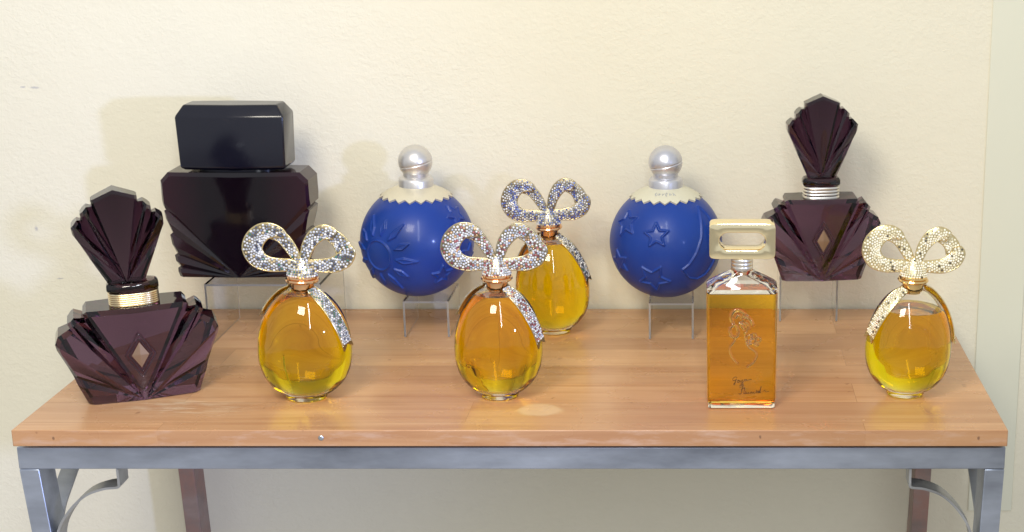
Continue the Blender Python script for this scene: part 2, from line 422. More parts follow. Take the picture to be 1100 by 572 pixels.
# ------------------------------------------------------------------ faceted fan bodies
def fan(name, half, prof, a, b, m, parent, bev=.006, bevd=.006, nr=10, off=(0, 0, 0), segs=1, o_z=0.0, bevel=.0018):
    """half: right half outline (x,z) from bottom to top centre. prof: [(angle deg, extra depth)] flutes radiating from the bottom centre.
       half thickness = a - b*|x| + flute(angle)*rho ; mirrored left/right and front/back"""
    half = np.array(half, float)
    # densify outline so every flute angle has a vertex
    ang = [math.degrees(math.atan2(z - o_z, x)) for x, z in half]
    pts = []
    for i in range(len(half) - 1):
        p, q = half[i], half[i + 1]; pts.append(p)
        cuts = []
        for t in np.linspace(0, 1, 200)[1:-1]:
            c = p + (q - p) * t
            A = math.degrees(math.atan2(c[1] - o_z, c[0])); cuts.append((t, A))
        for th, _ in prof:
            for (t0, A0), (t1, A1) in zip(cuts[:-1], cuts[1:]):
                if (A0 - th) * (A1 - th) < 0:
                    pts.append(p + (q - p) * t0); break
    pts.append(half[-1])
    pts = np.array(pts)
    full = np.vstack([pts, np.column_stack([-pts[-2::-1, 0], pts[-2::-1, 1]])])
    tp = np.array([p[0] for p in prof]); dp = np.array([p[1] for p in prof])
    O = np.array([0, o_z])
    def depth(x, z, rho):
        th = math.degrees(math.atan2(z - o_z, abs(x) + 1e-9))
        return a - b * abs(x) + np.interp(th, tp, dp) * rho
    mb = MB(); n = len(full); V = []; F = []
    rhos = list(np.linspace(0.0, 1, nr + 1)[1:])
    for sgn in (-1, 1):
        base = len(V)
        V.append((0, sgn * a, o_z + 1e-5))
        for rho in rhos:
            for (x, z) in full:
                d0 = np.array([x, z]) - O; L = np.linalg.norm(d0)
                if rho < 1: q = O + d0 * rho * (1 - bev / L)
                else: q = O + d0 * (1 - bev / L)
                V.append((q[0], sgn * depth(q[0], q[1], rho), q[1]))
        for (x, z) in full:
            V.append((x, sgn * (depth(x, z, 1) - bevd), z))
        K = len(rhos) + 1
        for j in range(n - 1):
            t = (base, base + 1 + j, base + 2 + j); F.append(t if sgn < 0 else t[::-1])
        for i in range(K - 1):
            for j in range(n - 1):
                q0 = base + 1 + i * n + j; q = (q0, q0 + n, q0 + n + 1, q0 + 1); F.append(q if sgn < 0 else q[::-1])
    ring = lambda s: (0 if s < 0 else len(V) // 2) + 1 + len(rhos) * n
    # outer wall
    for j in range(n - 1):
        A, B = ring(-1) + j, ring(1) + j; F.append((A, B, B + 1, A + 1))
    # bottom closing strip between first and last columns through the centre
    h = len(V) // 2; fr = [1 + i * n for i in range(len(rhos) + 1)]; fl = [1 + i * n + n - 1 for i in range(len(rhos) + 1)]
    for col, fp in ((fr, False), (fl, True)):
        chain = [0] + col
        for c0, c1 in zip(chain[:-1], chain[1:]):
            q = (c0, h + c0, h + c1, c1); F.append(q if not fp else q[::-1])
    V = [(x + off[0], y + off[1], z + off[2]) for x, y, z in V]
    mb.add(V, F)
    o = mb.build(name, m, parent, smooth=True, sharp=14)
    import bmesh
    bm = bmesh.new(); bm.from_mesh(o.data); bmesh.ops.recalc_face_normals(bm, faces=bm.faces); bm.to_mesh(o.data); bm.free()
    if bevel:
        bv = o.modifiers.new("bevel", 'BEVEL'); bv.width = bevel; bv.segments = 3; bv.limit_method = 'ANGLE'; bv.angle_limit = R(22)
    return o
def wave(z0, z1, n, r, amp):
    P = []
    for i in range(n * 8 + 1):
        t = i / (n * 8.0); P.append((r + amp * abs(math.sin(math.pi * n * t)), z0 + (z1 - z0) * t))
    return P
BODY = [(.0615, 0), (.0885, .080), (.0895, .088), (.086, .097), (.0725, .1045), (.0745, .1125), (.067, .1205), (.0565, .1175), (.0570, .1235), (.053, .1275), (0, .1275)]
STOP = [(.0215, 0), (.0530, .072), (.0535, .082), (.046, .090), (.0410, .089), (.0410, .098), (.033, .106), (.0268, .105), (.0268, .114), (0, .1255)]
def fan_bottle(loc, rz, label, lean=0, band=M_silverband, wide=False, sc=(1, 1, 1), stw=1.0):
    t = thing("fan_perfume_bottle", loc, label, "perfume bottle", "dark purple fan-shaped perfume bottles", rz, lean); t.scale = sc
    pf = [(0, .000), (22, .001), (28, -.006), (34, -.004), (45, .008), (55.2, -.005), (59.3, .006), (64.3, -.005), (67.0, .004), (90, .004)]
    fan("glass_body", BODY, pf, .0325, .09, M_purple, t)
    sf = [(0, .000), (46, -.001), (52, -.004), (59, .006), (65.2, -.005), (70, .006), (75.8, -.005), (78, .003), (90, .007)]
    s = fan("stopper", STOP, sf, .0135, -.06, M_purple_st, t, bev=.004, bevd=.004, off=(0, 0, .1580)); s.scale = (stw, 1, 1)
    if stw != 1: s.rotation_euler = (0, R(-2.0), 0)
    mb = MB(); lathe(mb, [(.027, 0), (.031, .003), (.031, .010), (.028, .0135), (.020, .0150)], 8, 1, .80, (0, 0, .1440), rot=R(22.5), mi=0)
    mb.build("neck_lip", M_purple_lip, t, bevel=.001)
    mb = MB(); lathe(mb, wave(.1250, .1445, 7 if not wide else 4, .0268, .0013), 64, 1, .80, power=3.2)
    mb.build("neck_band", band, t, smooth=True, sharp=50)
    # diamond medallion
    yf = -.0375
    mb = MB(); zc, hw, hh = .0650, .0095, .0175
    mb.add([(0, yf - .0022, zc), (hw, yf - .001, zc), (0, yf - .001, zc + hh), (-hw, yf - .001, zc), (0, yf - .001, zc - hh), (0, yf + .004, zc)],
           [(0, 1, 2), (0, 2, 3), (0, 3, 4), (0, 4, 1), (5, 2, 1), (5, 3, 2), (5, 4, 3), (5, 1, 4)])
    med = mb.build("medallion", M_medal, t)
    mb = MB()
    for k, e in ((1.30, .0011), (1.75, .0009)):
        tube(mb, smooth_loop([(hw * k, yf - .0005, zc), (0, yf - .0015, zc + hh * k), (-hw * k, yf - .0005, zc), (0, yf - .0015, zc - hh * k)]), e, 6, closed=True)
    mb.build("medallion_frame", M_purple_lip, med, smooth=True)
    return t
def smooth_loop(c, n=10):
    out = []
    for i in range(len(c)):
        p, q = np.array(c[i]), np.array(c[(i + 1) % len(c)])
        for t in np.linspace(0, 1, n, endpoint=False): out.append(p + (q - p) * t)
    return out
M_goldband = simple("gold_band", (.82, .68, .45), .25, 1)
fan_bottle((-.7740, 1.962, TZ + .0005), R(22), "dark purple fan-shaped perfume bottle with gold wire neck, standing at the left end", R(-.8), M_goldband, sc=(1.17, 1.08, 1.03), stw=.93)

# ------------------------------------------------------------------ acrylic risers
def riser(x0, x1, y0, y1, h, label):
    mb = MB(); t = .003
    V = []; prof = [(x0, 0), (x0, h), (x1, h), (x1, 0), (x1 - t, 0), (x1 - t, h - t), (x0 + t, h - t), (x0 + t, 0)]
    for y in (y0, y1):
        for x, z in prof: V.append((x, y, TZ + .0006 + z))
    F = [(i, (i + 1) % 8, 8 + (i + 1) % 8, 8 + i) for i in range(8)]
    F += [(0, 7, 6, 1), (1, 6, 5, 2), (2, 5, 4, 3), (8, 9, 14, 15), (9, 10, 13, 14), (10, 11, 12, 13)]
    cx, cyy = (x0 + x1) / 2, (y0 + y1) / 2
    V = [(x - cx, y - cyy, z - TZ - .0006) for x, y, z in V]
    mb.add(V, F); mb.m = [0] * 8 + [1] * 6
    mb.m[3] = mb.m[7] = 1
    o = mb.build("acrylic_riser", [M_acryl, M_acryl_edge], None)
    import bmesh
    bm = bmesh.new(); bm.from_mesh(o.data); bmesh.ops.recalc_face_normals(bm, faces=bm.faces); bm.to_mesh(o.data); bm.free()
    o.location = (cx, cyy, TZ + .0006); tag(o, label, "display riser", "clear acrylic risers under the raised bottles"); return o
riser(-.7505, -.575, 2.171, 2.319, .0975, "wide clear acrylic riser under the big square black bottle")
riser(-.4610, -.3900, 2.216, 2.320, .0575, "clear acrylic riser under the blue ball bottle with the sun relief")
riser(-.0795, -.0100, 2.205, 2.303, .0575, "clear acrylic riser under the blue ball bottle with the star relief")
riser(.1270, .2210, 22.189, 2.300, .0910, "clear acrylic riser under the purple fan bottle beside the gold stopper")
fan_bottle((.1865, 2.243, TZ + .0920), R(3), "dark purple fan-shaped perfume bottle with plain silver neck band, raised on a clear riser", R(-.5), M_silverband, True)

# ------------------------------------------------------------------ square black bottle
bb = thing("square_perfume_bottle", (-.7075, 2.247, TZ + .0985), "large square black perfume bottle with a thick black cap, raised at the back left", "perfume bottle", None, R(0))
BB = [(.094, 0), (.0975, .0125), (.0945, .0145), (.1010, .0325), (.0975, .0350), (.1055, .0645), (.1020, .0675), (.1110, .1025), (.1070, .1055), (.1125, .111), (.1120, .150), (.100, .1625), (0, .1625)]
fan("glass_body", BB, [(0, .002), (4.5, .003), (8.8, -.003), (14, .003), (19.8, -.003), (26.5, .003), (33.5, -.003), (40, .003), (44.6, -.0025), (47, .001), (90, .0)], .040, .075, M_black, bb, bev=.006, bevd=.005, bevel=.0014)
mb = MB(); lathe(mb, [(.060, 0), (.060, .010)], 48, 1, .42, (0, 0, .1590)); mb.build("neck", M_cap, bb, smooth=True, sharp=40)
def prism_cap():
    mb = MB(); V = []; F = []
    # front/back V-shaped plan, chamfered top
    def sec(hw, d0, d1, z): return [(-hw, -d1, z), (0, -d0, z), (hw, -d1, z), (hw, d1, z), (0, d0, z), (-hw, d1, z)]
    secs = [sec(.074, .030, .024, .0), sec(.0795, .035, .0295, .004), sec(.0815, .036, .030, .078), sec(.0705, .025, .020, .094)]
    for s_ in secs: V += s_
    for i in range(3):
        for j in range(6): F.append((i * 6 + j, i * 6 + (j + 1) % 6, (i + 1) * 6 + (j + 1) % 6, (i + 1) * 6 + j))
    F += [(5, 4, 1, 0), (4, 3, 2, 1), (18, 19, 22, 23), (19, 20, 21, 22)]
    V = [(x, y, z * 1.05 + .1655) for x, y, z in V]; mb.add(V, F)
    return mb.build("cap", M_cap, bb, bevel=.0022, segs=3)
prism_cap()

# ------------------------------------------------------------------ blue ball bottles with relief
def star_poly(r, rot, k=.46):
    return [(rr * math.sin(math.pi * i / 5 + rot), rr * math.cos(math.pi * i / 5 + rot)) for i in range(10) for rr in [(r if i % 2 == 0 else r * k)]]
def poly_sd(px, pz, poly):
    """signed distance (negative inside) to a polygon, vectorised"""
    P = np.array(poly); Q = np.roll(P, -1, 0); d = np.full(px.shape, 1e9); ins = np.zeros(px.shape, bool)
    for (ax, az), (bx, bz) in zip(P, Q):
        ex, ez = bx - ax, bz - az; wx, wz = px - ax, pz - az
        t = np.clip((wx * ex + wz * ez) / (ex * ex + ez * ez + 1e-12), 0, 1)
        d = np.minimum(d, np.hypot(wx - ex * t, wz - ez * t))
        c = ((az > pz) != (bz > pz)) & (px < (bx - ax) * (pz - az) / (bz - az + 1e-12) + ax); ins ^= c
    return np.where(ins, -d, d)
def relief_ball(name, RB, shapes, flat_z, parent, cz, side):
    nu, nv = 400, 640
    th = np.linspace(0.001, math.pi - .001, nu)[:, None] * np.ones(nv); ph = (np.linspace(0, 2 * math.pi, nv, endpoint=False)[None, :]) * np.ones((nu, 1))
    D = np.stack([np.sin(th) * np.cos(ph), np.sin(th) * np.sin(ph), np.cos(th)], -1)
    H = np.zeros(th.shape)
    fw = np.array([side, .967, -.255]); fw /= np.linalg.norm(fw); rt = np.cross(fw, [0, 0, 1.0]); rt /= np.linalg.norm(rt); up = np.cross(rt, fw)
    for (nx, nz, front, polys, mode) in shapes:
        # relief motifs sit slightly turned towards the front aisle
        q = nx * rt + nz * up - math.sqrt(max(0, 1 - nx * nx - nz * nz)) * front * fw; nx, ny, nz = q
        c = np.array([nx, ny, nz]); u = np.cross(c, [0, 0, 1.0]) * 1.0; u /= np.linalg.norm(u); w = np.cross(u, c)
        w /= np.linalg.norm(w)
        dot = D @ c; m = dot > .3
        lx = np.where(m, (D @ u) / np.maximum(dot, .3), 9); lz = np.where(m, (D @ w) / np.maximum(dot, .3), 9)
        if front > 0: lx = -lx
        lx = -lx if front > 0 else lx
        for poly in polys:
            sd = poly_sd(lx, lz, poly) * RB
            pl = 1 / (1 + np.exp(sd / .0006)); rim = np.exp(-(sd / .0013) ** 2)
            if mode == 'line': h = rim * .0028 + pl * .0004
            else: h = pl * .0020 + rim * .0018
            H = np.maximum(H, np.where(m, h, 0))
    # quilted facets of the moulding, very slight
    rr = RB + H
    P = D * rr[..., None]; P[..., 2] += cz
    P[..., 2] = np.maximum(P[..., 2], flat_z)
    V = P.reshape(-1, 3); F = grid_faces(nu, nv, closed_v=True)
    b = len(V); V = np.vstack([V, [[0, 0, cz + RB], [0, 0, flat_z]]])
    F += [(b, j, (j + 1) % nv) for j in range(nv)][::1]; F += [(b + 1, (nu - 1) * nv + (j + 1) % nv, (nu - 1) * nv + j) for j in range(nv)]
    mb = MB(); mb.add(V, [f[::-1] for f in F]); o = mb.build(name, M_blue, parent, smooth=True)
    import bmesh
    bm = bmesh.new(); bm.from_mesh(o.data); bmesh.ops.recalc_face_normals(bm, faces=bm.faces); bm.to_mesh(o.data); bm.free()
    return o
def ball_bottle(loc, label, shapes, shoulder, sat, lean, script):
    t = thing("ball_perfume_bottle", loc, label, "perfume bottle", "blue ball perfume bottles on risers", 0, lean)
    RB = .0880; cz = .0845
    relief_ball("glass_body", RB, shapes, 0.0, t, cz, loc[0] * .43)
    # zigzag shoulder cap
    n = 240; mb = MB(); V = []; ro = RB + .0032; rows = 14
    teeth = 20
    for i in range(rows):
        f = i / (rows - 1.0)
        for j in range(n):
            a = 2 * math.pi * j / n; tri = abs(((j * teeth / n) % 1) * 2 - 1)
            pmax = R(34.2 + 4.4 * tri); p = R(16) + (pmax - R(16)) * f
            V.append((ro * math.sin(p) * math.cos(a), ro * math.sin(p) * math.sin(a), cz + ro * math.cos(p)))
    for j in range(n):     # lower lip back to the ball
        a = 2 * math.pi * j / n; tri = abs(((j * teeth / n) % 1) * 2 - 1); p = R(34.2 + 4.4 * tri)
        r2 = RB - .001; V.append((r2 * math.sin(p) * math.cos(a), r2 * math.sin(p) * math.sin(a), cz + r2 * math.cos(p)))
    mb.add(V, grid_faces(rows + 1, n, closed_v=True, flip=True)); sh = mb.build("shoulder_cap", shoulder, t, smooth=True, sharp=45)
    if script:
        mb = MB()
        def onball(a, p, e=.0034): return ((RB + e) * math.sin(p) * math.sin(a), -(RB + e) * math.sin(p) * math.cos(a), cz + (RB + e) * math.cos(p))
        for k, (w, h) in enumerate(((.09, 1), (.06, .5), (.08, .55), (.05, 1.1), (.07, .5), (.08, .8))):
            a0 = -.40 + k * .14
            pts = [onball(a0 + w * s * .9 + .02 * math.sin(9 * s), R(25.5) - R(2.6) * h * math.sin(6.28 * s + k)) for s in np.linspace(0, 1, 12)]
            tube(mb, pts, .00045, 4)
        mb.build("lettering", simple("faded_print", (.34, .35, .38), .5), sh)
    mb = MB(); zr = cz + .0800
    lathe(mb, [(.024, 0), (.0262, .0012), (.0264, .017), (.0252, .0195), (.0235, .0210), (.0195, .0225), (.0195, .028)], 72, c=(0, 0, zr)); mb.build("neck_ring", sat, t, smooth=True, sharp=35)
    mb = MB(); rs = .0262
    prof = []
    for k in range(64):
        p = math.pi * (1 - k / 63.0); r_, z_ = rs * math.sin(p), rs * math.cos(p)
        if abs(z_ - -.003) < .0009: r_ *= .968
        prof.append((max(r_, .0002), z_))
    lathe(mb, prof, 72)
    o = mb.build("stopper", sat, t, smooth=True, sharp=35); o.location = (0, 0, zr + .0208 + .0245); o.rotation_euler = (R(2), R(-13), 0)
    return t
rays = []
for k in range(12):
    a = 2 * math.pi * k / 12 + .12; L = .92 if k % 2 == 0 else .74
    c_, s_ = math.cos(a), math.sin(a)
    pts = [(.38, 0), (.54, .058), (L, 0), (.54, -.05)]
    rays.append([(x * c_ - z * s_, x * s_ + z * c_) for x, z in pts])
disc = [(.27 * math.cos(q), .27 * math.sin(q)) for q in np.linspace(0, 2 * math.pi, 40, endpoint=False)]
sun_shapes = [(-.68, -.26, 1, [disc], 'line'), (-.68, -.26, 1, rays, 'plate'),
              (.66, .42, 1, [star_poly(.22, .3)], 'plate'), (.86, -.30, 1, [star_poly(.24, 1.0)], 'plate'), (.40, -.62, 1, [star_poly(.2, .1)], 'line'),
              (-.1, .2, -1, [star_poly(.25, .5)], 'plate'), (.5, -.3, -1, [star_poly(.22, .9)], 'plate')]
def arc(cx, cz, r, a0, a1, n=16): return [(cx + r * math.cos(R(a)), cz + r * math.sin(R(a))) for a in np.linspace(a0, a1, n)]
moon = arc(.45, -.12, .70, 118, 236, 22) + arc(.75, .10, .66, 226, 142, 18)
moon = [(-.16, .72), (-.29, .45), (-.36, .12), (-.35, -.2), (-.27, -.50), (-.12, -.78), (.10, -.88), (.34, -.80), (.52, -.55), (.36, -.42), (.20, -.20), (.06, .06), (-.03, .35), (-.10, .58)]
star_shapes = [(-.165, .08, 1, [star_poly(.22, .08)], 'line'), (-.68, .30, 1, [star_poly(.25, .35)], 'line'), (-.22, -.66, 1, [star_poly(.30, -.55)], 'line'),
               (-.80, -.36, 1, [star_poly(.22, .2)], 'plate'), (.66, .0, 1, [moon], 'line'), (.2, .2, -1, [star_poly(.25, .2)], 'plate'), (-.5, -.3, -1, [star_poly(.25, .2)], 'plate')]
ball_bottle((-.4450, 2.268, TZ + .0585), "blue ball perfume bottle with raised sun relief and silver ball stopper, on a riser", sun_shapes, M_capshoulder, M_satin, R(1.2), False)
ball_bottle((-.0535, 2.262, TZ + .0585), "blue ball perfume bottle with raised stars and moon and cream zigzag cap, on a riser", star_shapes, M_capshoulder_c, M_satin_cool, 0, True)

# ------------------------------------------------------------------ egg bottles with jewelled bows
EY = .80
def egg_r(z, inset=0):
    zc, hl, hh, RR = .0690, .0680, .0920, .0620
    t = (z - zc) / ((hl if z < zc else hh) - inset)
    e = 2.35 if z < zc else 2.08
    return max(0, (1 - min(1, abs(t)) ** e)) ** (1 / (2.05 if z < zc else 1.95)) * (RR - inset)
def egg_mesh(level):
    out = [(.0, .0008), (.016, .0015), (.021, .0), (.0255, .0005), (.0272, .0030)]
    out = out[1:]
    for z in np.linspace(.0075, .1560, 60): out.append((max(egg_r(z), .0125), z))
    out.append((.0125, .163))
    # cavity
    ins = .0022; cav = []
    for z in np.concatenate([[.0168], np.linspace(.0172, .030, 10), np.linspace(.032, .1545, 44)]):
        if z == .0168: cav.append((.012, z)); continue
        r_ = egg_r(z) - ins
        if z < .034: r_ *= math.sqrt(max(0, min(1, (z - .0160) / .018)))  ** .8
        cav.append((max(r_, .009), z))
    cav.append((.009, .162))
    return out, cav
def ribbon(mb, C, Sd, Nn, Wd, thick, sp=.0037, both=True, edge_r=.0013, trim=None, stone_r=.00180, notch=0):
    """C centre line, Sd unit side vectors, Nn unit normals, Wd half widths. mi 0 = metal, 1 = stones"""
    C, Sd, Nn, Wd = map(np.asarray, (C, Sd, Nn, Wd)); nu = len(C); nv = 9
    vs = np.linspace(-1, 1, nv); V = []
    for i in range(nu):
        for v in vs: V.append(C[i] + Sd[i] * Wd[i] * v + Nn[i] * thick * (.35 + .65 * (1 - v * v)))
        for v in vs[::-1]: V.append(C[i] + Sd[i] * Wd[i] * v - Nn[i] * thick * (.35 + .65 * (1 - v * v)) * (1 if both else .4))
    F = grid_faces(nu, 2 * nv, closed_v=True); F += [tuple(range(2 * nv)), tuple(range((nu - 1) * 2 * nv, nu * 2 * nv))[::-1]]
    mb.add(V, F, 0)
    # stones
    seg = np.linalg.norm(np.diff(C, axis=0), axis=1); s = np.concatenate([[0], np.cumsum(seg)])
    row = 0; u = sp * .5
    hexa = [(math.cos(math.pi * k / 3), math.sin(math.pi * k / 3)) for k in range(6)]
    while u < s[-1] - sp * .35:
        i = min(nu - 2, np.searchsorted(s, u) - 1); i = max(i, 0); f = (u - s[i]) / max(1e-9, seg[i])
        c = C[i] * (1 - f) + C[i + 1] * f; sd = Sd[i] * (1 - f) + Sd[i + 1] * f; nn = Nn[i] * (1 - f) + Nn[i + 1] * f; w = Wd[i] * (1 - f) + Wd[i + 1] * f
        tg = np.cross(sd, nn)
        k = max(1, int((2 * w - .0008) / sp)); ofs = .25 if row % 2 else -.25
        for q in range(k):
            x = ((q + .5 + ofs) / k * 2 - 1) * (1 - .0006 / w)
            if abs(x) > .97: continue
            for sg in ((1, -1) if both else (1,)):
                h = thick * (.35 + .65 * (1 - x * x))
                p = c + sd * w * x + nn * h * sg
                nrm = nn * sg + sd * x * .9 * thick / w * 1.3 ; nrm = nrm / np.linalg.norm(nrm)
                a1 = sd - nrm * (sd @ nrm); a1 /= np.linalg.norm(a1); a2 = np.cross(nrm, a1)
                r_ = stone_r * random.uniform(.9, 1.05); ro = random.random()
                jit = (random.uniform(-.1, .1) * sp) * a2
                VV = [p + jit + r_ * (math.cos(math.pi * kk / 3 + ro) * a1 + math.sin(math.pi * kk / 3 + ro) * a2) for kk in range(6)]
                VV += [p + jit + nrm * r_ * .62 + .62 * r_ * (math.cos(math.pi * kk / 3 + ro + .4) * a1 + math.sin(math.pi * kk / 3 + ro + .4) * a2) for kk in range(6)]
                VV += [p + jit + nrm * r_ * .82]
                FF = [(kk, (kk + 1) % 6, 6 + (kk + 1) % 6, 6 + kk) for kk in range(6)] + [(12, 6 + kk, 6 + (kk + 1) % 6) for kk in range(6)]
                mb.add(VV, FF, 1, random.random() * .999 + .0005)
        u += sp * .88; row += 1
    if trim is not None:
        for sg in (-1, 1): tube(trim, C + Sd * (Wd * sg)[:, None], edge_r, 6)
U = .0001990
def planar_loop(pts, widths, y0, y1, m=70):
    """pts in millimetre-like picture units around the knot -> sweep data in the bow plane"""
    P2 = smooth_path([((x - 437) * U, 0, (430 - z) * U) for x, z in pts], m); n = len(P2)
    P2[:, 1] = np.linspace(y0, y1, n)
    T = np.gradient(P2, axis=0); T[:, 1] = 0; T /= np.linalg.norm(T, axis=1)[:, None]
    Sd = np.column_stack([-T[:, 2], np.zeros(n), T[:, 0]])
    Nn = np.tile([0, -1.0, 0], (n, 1))
    Wd = np.interp(np.linspace(0, 1, n), np.linspace(0, 1, len(widths)), widths) * U * 1.0
    return P2, Sd, Nn, Wd
def egg_bottle(loc, label, stone_m, trim_m, gold_m, liq, level, tails, lean=0, rz=0, tail_m=None, bow_rz=0, sc=(1, 1, 1)):
    t = thing("egg_perfume_bottle", loc, label, "perfume bottle", "amber egg perfume bottles with jewelled bow stoppers", rz, lean); t.scale = sc
    out, cav = egg_mesh(level)
    mb = MB(); lathe(mb, out, 96, 1, EY)
    rl = np.interp(level, [z for r_, z in cav], [r_ for r_, z in cav])
    lathe(mb, [(rl, level + .0003)] + [q for q in cav if q[1] > level + .0006], 96, 1, EY, flip=True)
    body = mb.build("glass_body", M_clear, t, smooth=True, sharp=60)
    lq = [(r_, z) for r_, z in cav if z < level - .0003]
    lq.append((rl, level))
    mb = MB(); lathe(mb, lq, 96, 1, EY); mb.build("perfume", liq, t, smooth=True, sharp=50)
    # gold neck and ring
    mb = MB(); lathe(mb, [(.0142, .1545), (.0150, .156), (.0150, .1665)], 12, c=(0, 0, 0)); lathe(mb, [(.0115, .150), (.0115, .170)], 24)
    lathe(mb, [(.0150, .1662), (.0205, .1668), (.0222, .1690), (.0212, .1712), (.0190, .1718), (.0200, .1730), (.0198, .1750), (.0165, .1758)], 64)
    mb.build("neck_ring", gold_m, t, smooth=True, sharp=35)
    # bow
    zb = .1705
    def part(name, sweeps):
        mb = MB(); tr = MB()
        for pts, wd, y0, y1, tk in sweeps:
            C, Sd, Nn, Wd = planar_loop(pts, wd, y0, y1); C = C + np.array([0, 0, zb]); ribbon(mb, C, Sd, Nn, Wd, tk, trim=tr)
        o = mb.build(name, [M_setting if stone_m is not M_st_gold else trim_m, stone_m], t); o.rotation_euler = (0, 0, bow_rz)
        tr.build("trim", trim_m, o, smooth=True)
    part("bow_loop", [
        ([(418, 340), (360, 334), (290, 336), (215, 330), (150, 296), (120, 232), (138, 165), (190, 112), (250, 98), (305, 112), (338, 134)],
         [26, 38, 42, 48, 58, 64, 62, 56, 46, 32, 14], -.004, -.0035, .0026),
        ([(225, 128), (285, 140), (330, 172), (372, 232), (402, 285), (425, 330)], [30, 36, 38, 34, 27, 18], .004, -.001, .0024)])
    part("bow_loop", [
        ([(450, 330), (466, 270), (490, 195), (535, 130), (590, 97), (640, 105), (668, 118)], [18, 28, 38, 46, 46, 40, 30], -.004, -.0035, .0026),
        ([(610, 120), (665, 148), (700, 190), (712, 245)], [40, 46, 50, 46], .004, .0025, .0024),
        ([(735, 190), (745, 235), (715, 290), (650, 325), (570, 334), (500, 334), (455, 340)], [22, 48, 54, 50, 42, 36, 26], -.0005, -.004, .0026)])
    # knot: flared cone of stones
    mb = MB(); n = 20; zs = np.linspace(0.002, .028, 10)
    kp = [(.0195, .0045), (.0188, .010), (.0165, .016), (.0125, .022), (.0080, .028), (.0055, .031)]
    lathe(mb, [(r_, z + zb) for r_, z in kp], 40, 1, .8)
    z = .0058
    rows = 0
    while z < .0300:
        r_ = np.interp(z, [k[1] for k in kp], [k[0] for k in kp]); sl = math.atan2(.014, .026) ; k = max(5, int(2 * math.pi * r_ * .9 / .0035))
        for q in range(k):
            a = 2 * math.pi * (q + .5 * (rows % 2)) / k; nrm = np.array([math.cos(a), math.sin(a), .45]); nrm /= np.linalg.norm(nrm)
            p = np.array([r_ * math.cos(a), r_ * .8 * math.sin(a), z + zb]); a1 = np.array([-math.sin(a), math.cos(a), 0]); a2 = np.cross(nrm, a1); rr = .00168
            VV = [p + rr * (math.cos(math.pi * kk / 3) * a1 + math.sin(math.pi * kk / 3) * a2) for kk in range(6)] + [p + nrm * rr * .62 + .62 * rr * (math.cos(math.pi * kk / 3 + .4) * a1 + math.sin(math.pi * kk / 3 + .4) * a2) for kk in range(6)] + [p + nrm * rr * .82]
            mb.add(VV, [(kk, (kk + 1) % 6, 6 + (kk + 1) % 6, 6 + kk) for kk in range(6)] + [(12, 6 + kk, 6 + (kk + 1) % 6) for kk in range(6)], 1, random.random() * .999 + .0005)
        z += .0031; rows += 1
    mb.build("bow_knot", [trim_m, stone_m], t)
    # draped tails
    for (phi0, phi1, zend, hw) in tails:
        m = 60; C, Sd, Nn, Wd = [], [], [], []
        zz = np.concatenate([np.linspace(.1600, .150, 14, endpoint=False), np.linspace(.150, zend, m - 14)])
        pts = []
        for i, z in enumerate(zz):
            f = i / (m - 1.0); ph = R(phi0 + (phi1 - phi0) * f ** .8)
            r_ = max(egg_r(z), .0165) + .0034
            pts.append((r_ * math.cos(ph), r_ * EY * math.sin(ph), z))
        C = smooth_path(pts[::4] + [pts[-1]], 60)
        T = np.gradient(C, axis=0); T /= np.linalg.norm(T, axis=1)[:, None]
        for c, tt in zip(C, T):
            o_ = np.array([c[0], c[1] / EY ** 2, 0]); o_ /= np.linalg.norm(o_); nn = o_ - tt * (o_ @ tt); nn /= np.linalg.norm(nn); Nn.append(nn); Sd.append(np.cross(nn, tt))
        Wd = np.interp(np.linspace(0, 1, len(C)), [0, .25, 1], [hw * .55, hw * .85, hw])
        mb = MB(); tr = MB()
        ribbon(mb, C, Sd, Nn, Wd, .0016, both=False, trim=tr, edge_r=.0011, sp=.0032, stone_r=.00155)
        # swallow-tail tips
        for sg in (-1, 1):
            c = C[-1]; a = c + Sd[-1] * Wd[-1] * sg; tip = c + T[-1] * .0075 + Sd[-1] * Wd[-1] * sg * 1.02; mdl = c - T[-1] * .0005
            nn = Nn[-1] * .0014
            mb.add([a - nn, tip - nn, mdl - nn, a + nn, tip + nn, mdl + nn], [(0, 1, 2), (5, 4, 3), (0, 3, 4, 1), (1, 4, 5, 2), (2, 5, 3, 0)], 0)
            tube(tr, [a, tip, mdl], .0009, 5)
        o = mb.build("ribbon_tail", [M_setting if stone_m is not M_st_gold else trim_m, tail_m or stone_m], t); tr.build("trim", trim_m, o, smooth=True)
    return t
M_setting = simple('stone_setting', (.30, .25, .16), .35, 1)
M_trim_g = simple("gold_trim", (.80, .66, .36), .22, 1)
M_trim_k = simple("antique_trim", (.50, .43, .28), .28, 1)
egg_bottle((-.5420, 1.938, TZ + .0006), "amber egg perfume bottle with grey-flecked jewelled bow, before the big black bottle", M_st_grey, M_trim_g, M_gold_rose, M_amber, .150, [(-46, -20, .086, .0090), (158, 172, .122, .0060)], R(1.8), tail_m=M_st_green, sc=(1.02, 1, 1))
egg_bottle((-.2770, 1.945, TZ + .0006), "amber egg perfume bottle with red-flecked jewelled bow, at the front centre of the table", M_st_red, M_trim_k, M_gold_rose, M_amber_o, .147, [(-48, -19, .086, .0090), (158, 172, .122, .0060)], R(.6), sc=(.97, 1, 1))
egg_bottle((-.2285, 2.243, TZ + .0006), "amber egg perfume bottle with blue jewelled bow, at the back between the blue balls", M_st_blue, M_trim_k, M_gold_rose, M_amber_o, .146, [(-45, -16, .090, .0078), (158, 172, .122, .0060)], R(-1.8), tail_m=M_st_grey, sc=(.93, 1, 1))
